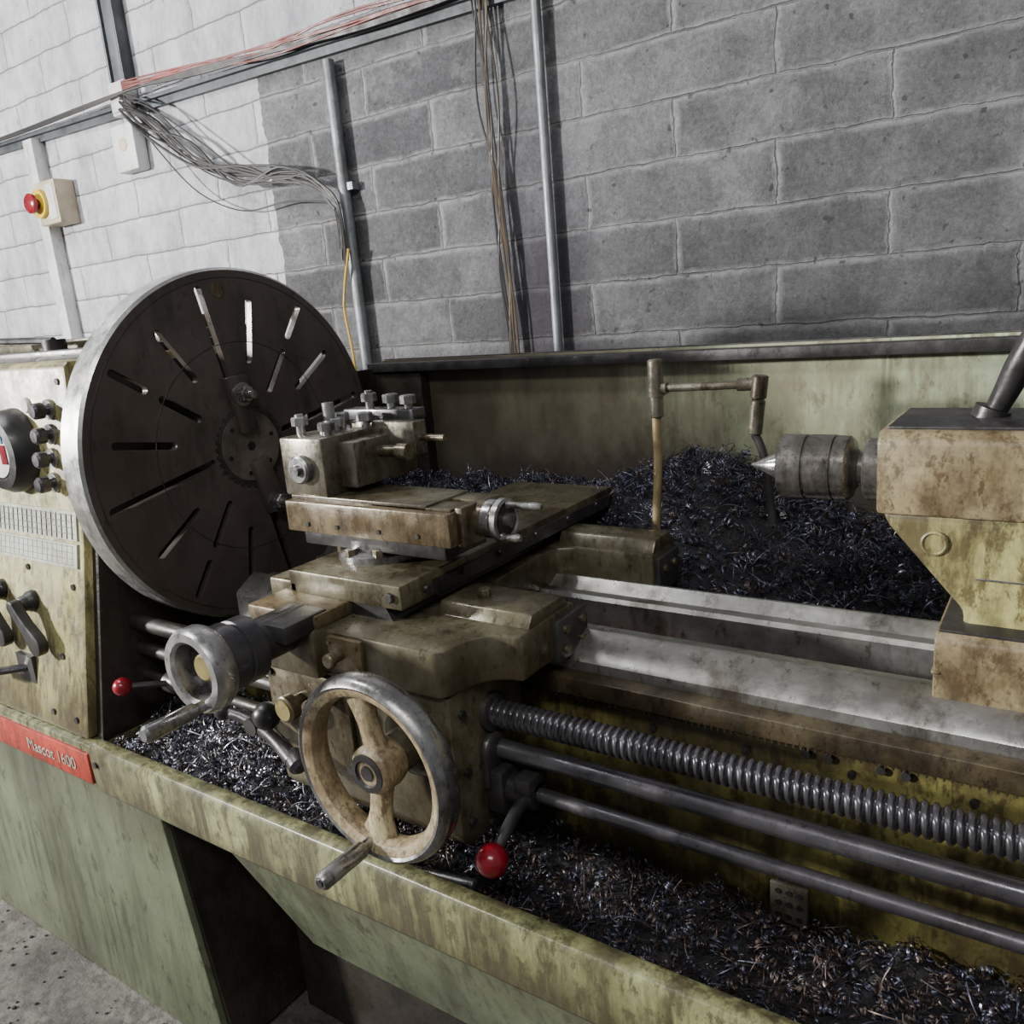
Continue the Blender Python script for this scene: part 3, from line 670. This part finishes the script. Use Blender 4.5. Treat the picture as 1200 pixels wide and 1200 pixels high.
b = B(); b.box(-2.4, -1.405, .640, 1.25, -.775, -.692); b.done('cabinet_top_rail', 'tray', LA, bevel=.004)
b = B(); b.prism([(-2.4, -.77), (-1.235, -.77), (-1.165, -1.25), (-2.4, -1.25)], 'y', .648, 1.24); b.done('headstock_pedestal', 'green', LA, bevel=.005)
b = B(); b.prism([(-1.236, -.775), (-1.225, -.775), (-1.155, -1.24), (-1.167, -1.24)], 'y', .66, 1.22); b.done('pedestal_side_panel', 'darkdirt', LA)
b = B(); b.box(.75, 1.28, .66, 1.24, -1.25, -.96); b.done('tailstock_pedestal', 'green', LA, bevel=.005)
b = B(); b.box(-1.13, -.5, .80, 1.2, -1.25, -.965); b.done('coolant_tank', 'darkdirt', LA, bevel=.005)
B().box(-2.2, -1.408, .634, .641, -.765, -.705).done('name_badge', 'badge', LA, bevel=.002)
tcu = bpy.data.curves.new('badge_text', 'FONT'); tcu.body = 'Mascot 1600'; tcu.size = .034; tcu.extrude = .0004; tcu.materials.append(M['chart'])
to = bpy.data.objects.new('badge_text', tcu); bpy.context.collection.objects.link(to); to.parent = LA
to.location = (-1.63, .6332, -.747); to.rotation_euler = (math.pi/2, 0, 0)
b = B(); b.cyl((-1.385, .641, -.72), (-1.385, .632, -.72), .006, seg=12); b.done('tray_bolt', 'dark', LA)

# ---- rear splash guard
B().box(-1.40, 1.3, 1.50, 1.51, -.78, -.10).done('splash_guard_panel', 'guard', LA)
b = B(); b.box(-1.415, 1.32, 1.462, 1.53, -.112, -.104); b.box(-1.415, 1.32, 1.460, 1.468, -.124, -.104); b.box(-1.415, 1.32, 1.524, 1.53, -.108, -.098)
b.done('splash_guard_ledge', 'dark', LA, bevel=.0015)
b = B(); b.box(-1.41, -1.40, 1.25, 1.51, -.75, -.115); b.box(-1.40, -1.26, 1.47, 1.50, -.75, -.115); b.done('splash_guard_return', 'darkdirt', LA)
# ---- coolant pipe
b = B(); b.tube([(-.583, 1.25, -.44), (-.580, 1.25, -.37), (-.574, 1.25, -.28), (-.573, 1.25, -.19)], .0075, 12); b.done('coolant_riser', 'riser', LA)
b = B(); b.cyl((-.572, 1.25, -.195), (-.572, 1.25, -.152), .0115, ch=.002); b.cyl((-.572, 1.25, -.148), (-.572, 1.25, -.10), .0125, ch=.003)
b.cyl((-.572, 1.25, -.16), (-.572, 1.25, -.14), .015, seg=16)
b.cyl((-.572, 1.25, -.147), (-.552, 1.25, -.147), .010); b.cyl((-.552, 1.25, -.147), (-.405, 1.25, -.143), .0065)
b.cyl((-.435, 1.25, -.1435), (-.41, 1.25, -.143), .010, seg=12)
b.cyl((-.400, 1.25, -.13), (-.404, 1.25, -.165), .0125, ch=.002); b.cyl((-.404, 1.25, -.167), (-.410, 1.25, -.22), .0115, ch=.002)
b.done('coolant_arm', 'tp', LA)
b = B(); b.tube([(-.410, 1.25, -.22), (-.402, 1.25, -.235), (-.392, 1.25, -.27), (-.388, 1.25, -.31), (-.383, 1.25, -.36)], .0065, 12); b.done('coolant_nozzle', 'dark', LA)
b = B(); b.cyl((-.583, 1.25, -.47), (-.583, 1.25, -.44), .016); b.box(-.63, -.55, 1.2, 1.28, -.46, -.445); b.done('coolant_mount', 'dark', LA)
b = B(); b.box(-.267, -.222, .852, .858, -.745, -.692); b.done('drilled_bracket', 'tp', LA, bevel=.0015)
b = B()
for x in (-.257, -.2445, -.232):
    for z in (-.702, -.718, -.735): b.cyl((x, .8525, z), (x, .8512, z), .0038, seg=12)
b.done('drilled_bracket_holes', 'black', LA)
b = B(); b.box(-.262, -.227, .858, .873, -.715, -.70); b.done('drilled_bracket_mount', 'dark', LA)

# ================================================================ SWARF
def heap(name, x0, x1, y0, y1, hf, n, spread, sizes, mats, step=.012, seed=1, nlong=0):
    root = empty(name)
    nx = int((x1-x0)/step); ny = max(2, int((y1-y0)/step)); bm = bmesh.new(); g = []
    for i in range(nx+1):
        row = []
        for k in range(ny+1):
            x = x0+(x1-x0)*i/nx; y = y0+(y1-y0)*k/ny
            z = hf(x, y)+.012*noise.noise(Vector((x*30, y*30, 0)))+.008*noise.noise(Vector((x*80, y*80, 4)))
            row.append(bm.verts.new((x, y, z)))
        g.append(row)
    for i in range(nx):
        for k in range(ny): bm.faces.new((g[i][k], g[i+1][k], g[i+1][k+1], g[i][k+1]))
    b = B(); b.bm.free(); b.bm = bm; b.done('heap_body', 'heap', root, angle=180)
    rs = np.random.RandomState(seed); V = []; F = []; MI = []; base = 0; S = 17
    for c in range(n+nlong):
        x = rs.uniform(x0, x1); y = rs.uniform(y0, y1); z = hf(x, y)+rs.uniform(-.004, spread)
        if c < n:
            R = rs.uniform(*sizes); turns = rs.uniform(.6, 2.8); L = R*rs.uniform(.5, 3.8); w = rs.uniform(.0009, .0026)
        else:
            R = rs.uniform(.015, .035); turns = rs.uniform(.3, .9); L = R*rs.uniform(.3, 1.2); w = rs.uniform(.0007, .0014)
        t = np.linspace(0, 1, S); th = t*turns*2*math.pi; rad = R*(1-.35*t)
        loc = np.stack([rad*np.cos(th), rad*np.sin(th), L*(t-.5)], 1)
        if c >= n: loc -= loc.mean(0)
        loc2 = loc+np.array([0, 0, w])
        q = rs.normal(size=(3, 3)); Q, _ = np.linalg.qr(q)
        P = np.concatenate([loc@Q, loc2@Q])+np.array([x, y, z]); P[:, 1] = np.clip(P[:, 1], y0-.004, y1+.002); V.append(P)
        mi = rs.choice(len(mats), p=[m[1] for m in mats])
        for k in range(S-1): F.append((base+k, base+k+1, base+S+k+1, base+S+k)); MI.append(mi)
        base += 2*S
    me = bpy.data.meshes.new(name+'_curls'); me.from_pydata(np.concatenate(V).tolist(), [], F)
    for m, _ in mats: me.materials.append(M[m])
    me.polygons.foreach_set('material_index', MI); me.polygons.foreach_set('use_smooth', [True]*len(F)); me.update()
    o = bpy.data.objects.new('curls', me); bpy.context.collection.objects.link(o); o.parent = root
sm = lambda t: max(0, min(1, t))**2*(3-2*max(0, min(1, t)))
TX_ = [-1.5, -1.1, -.9, -.78, -.68, -.58, -.50, -.40, -.33, -.2, 0, .7, 2]; TZ_ = [-.40, -.39, -.385, -.38, -.35, -.312, -.325, -.365, -.40, -.445, -.52, -.6, -.6]
def hrear(x, y):
    r = float(np.interp(x, TX_, TZ_))
    return -.52+(r+.52)*sm((y-1.13)/.22)+.026*noise.noise(Vector((x*7, y*7, 1)))+.014*noise.noise(Vector((x*22, y*22, 1)))
def hfront(x, y):
    z = float(np.interp(x, [-1.5, -1.1, -.85, -.5, 1.5], [-.70, -.705, -.725, -.758, -.768]))
    return z+.05*sm((y-.70)/.25)*(1 if x < -.95 else .3)+.014*noise.noise(Vector((x*11, y*11, 6)))
heap('metal_swarf_pile', -1.39, 1.25, 1.145, 1.495, hrear, 12000, .03, (.003, .010), [('swarf', .86), ('swarf2', .03), ('swarf3', .11)], seed=3, nlong=3500)
heap('metal_swarf_pile', -1.39, -.80, .668, .868, hfront, 4200, .012, (.002, .007), [('swarf', .35), ('swarf2', .5), ('swarf3', .15)], seed=5, nlong=500)
heap('metal_swarf_pile', -.80, 1.25, .668, .868, hfront, 8000, .018, (.002, .008), [('swarf', .45), ('swarf2', .01), ('swarf3', .54)], seed=8, nlong=900)
B().cyl((-.72, .69, -.728), (-.60, .70, -.718), .008).done('steel_bar_offcut', 'steel', bevel=.001)
b = B(); b.prism([(-1.62, .37), (-1.55, .36), (-1.535, .42), (-1.61, .425)], 'z', -1.249, -1.247); b.done('paper_scrap', 'paper')
e = empty('floor_debris'); b = B()
for k in range(260):
    x = rng.uniform(-2.3, -1.0); y = rng.uniform(.2, .64); r = rng.uniform(.0015, .005); b.rev((x, y, -1.2495), (0, 0, 1), [(0, r), (r*.7, r*.7), (r*.9, 0)], 5)
b.done('grit', 'dark', e)
b = B(); b.box(-1.50, -1.47, .50, .505, -1.249, -1.244); b.box(-1.38, -1.30, .30, .308, -1.249, -1.246); b.box(-1.60, -1.57, .46, .475, -1.249, -1.246); b.done('chips', 'brass', e)

# ================================================================ LIGHT
def area(name, loc, tgt, sx, sy, e, col=(1, 1, 1)):
    l = bpy.data.lights.new(name, 'AREA'); l.shape = 'RECTANGLE'; l.size = sx; l.size_y = sy; l.energy = e; l.color = col
    o = bpy.data.objects.new(name, l); bpy.context.collection.objects.link(o)
    o.location = loc; o.rotation_euler = (Vector(tgt)-Vector(loc)).to_track_quat('-Z', 'Y').to_euler(); ROOTS.append(o)
area('workshop_lamp_key', (-4.2, -1.75, .70), (-.6, 1.2, -.2), .28, .28, 520, (1, .985, .95))
area('ceiling_lamp_left', (-2.6, .2, 1.9), (-2.4, 1.0, -.5), 1.6, .2, 60, (.97, .98, 1))
area('fill_light_front', (.3, -1.2, 1.9), (-.6, 1.0, -.6), 1.6, .2, 52, (1, .99, .97))  # added overhead fill, not a known ceiling lamp
w = bpy.data.worlds.new('World'); bpy.context.scene.world = w; w.use_nodes = True
w.node_tree.nodes['Background'].inputs[0].default_value = (.82, .84, .88, 1); w.node_tree.nodes['Background'].inputs[1].default_value = .32

# ================================================================ CAMERA
cd = bpy.data.cameras.new('camera'); cd.sensor_width = 36; cd.lens = 966/1200*36; cd.clip_start = .02
co = bpy.data.objects.new('camera', cd); bpy.context.collection.objects.link(co)
fwd = Vector((-.5584, .7938, -.2402)).normalized(); rt = Vector((.8266, .5571, -.0813)); rt = (rt-fwd*rt.dot(fwd)).normalized(); up = rt.cross(fwd)
mw = Matrix((rt, up, -fwd)).transposed().to_4x4(); co.matrix_world = mw
ROOTS.append(co); bpy.context.scene.camera = co
for o in ROOTS: o.location.z += H
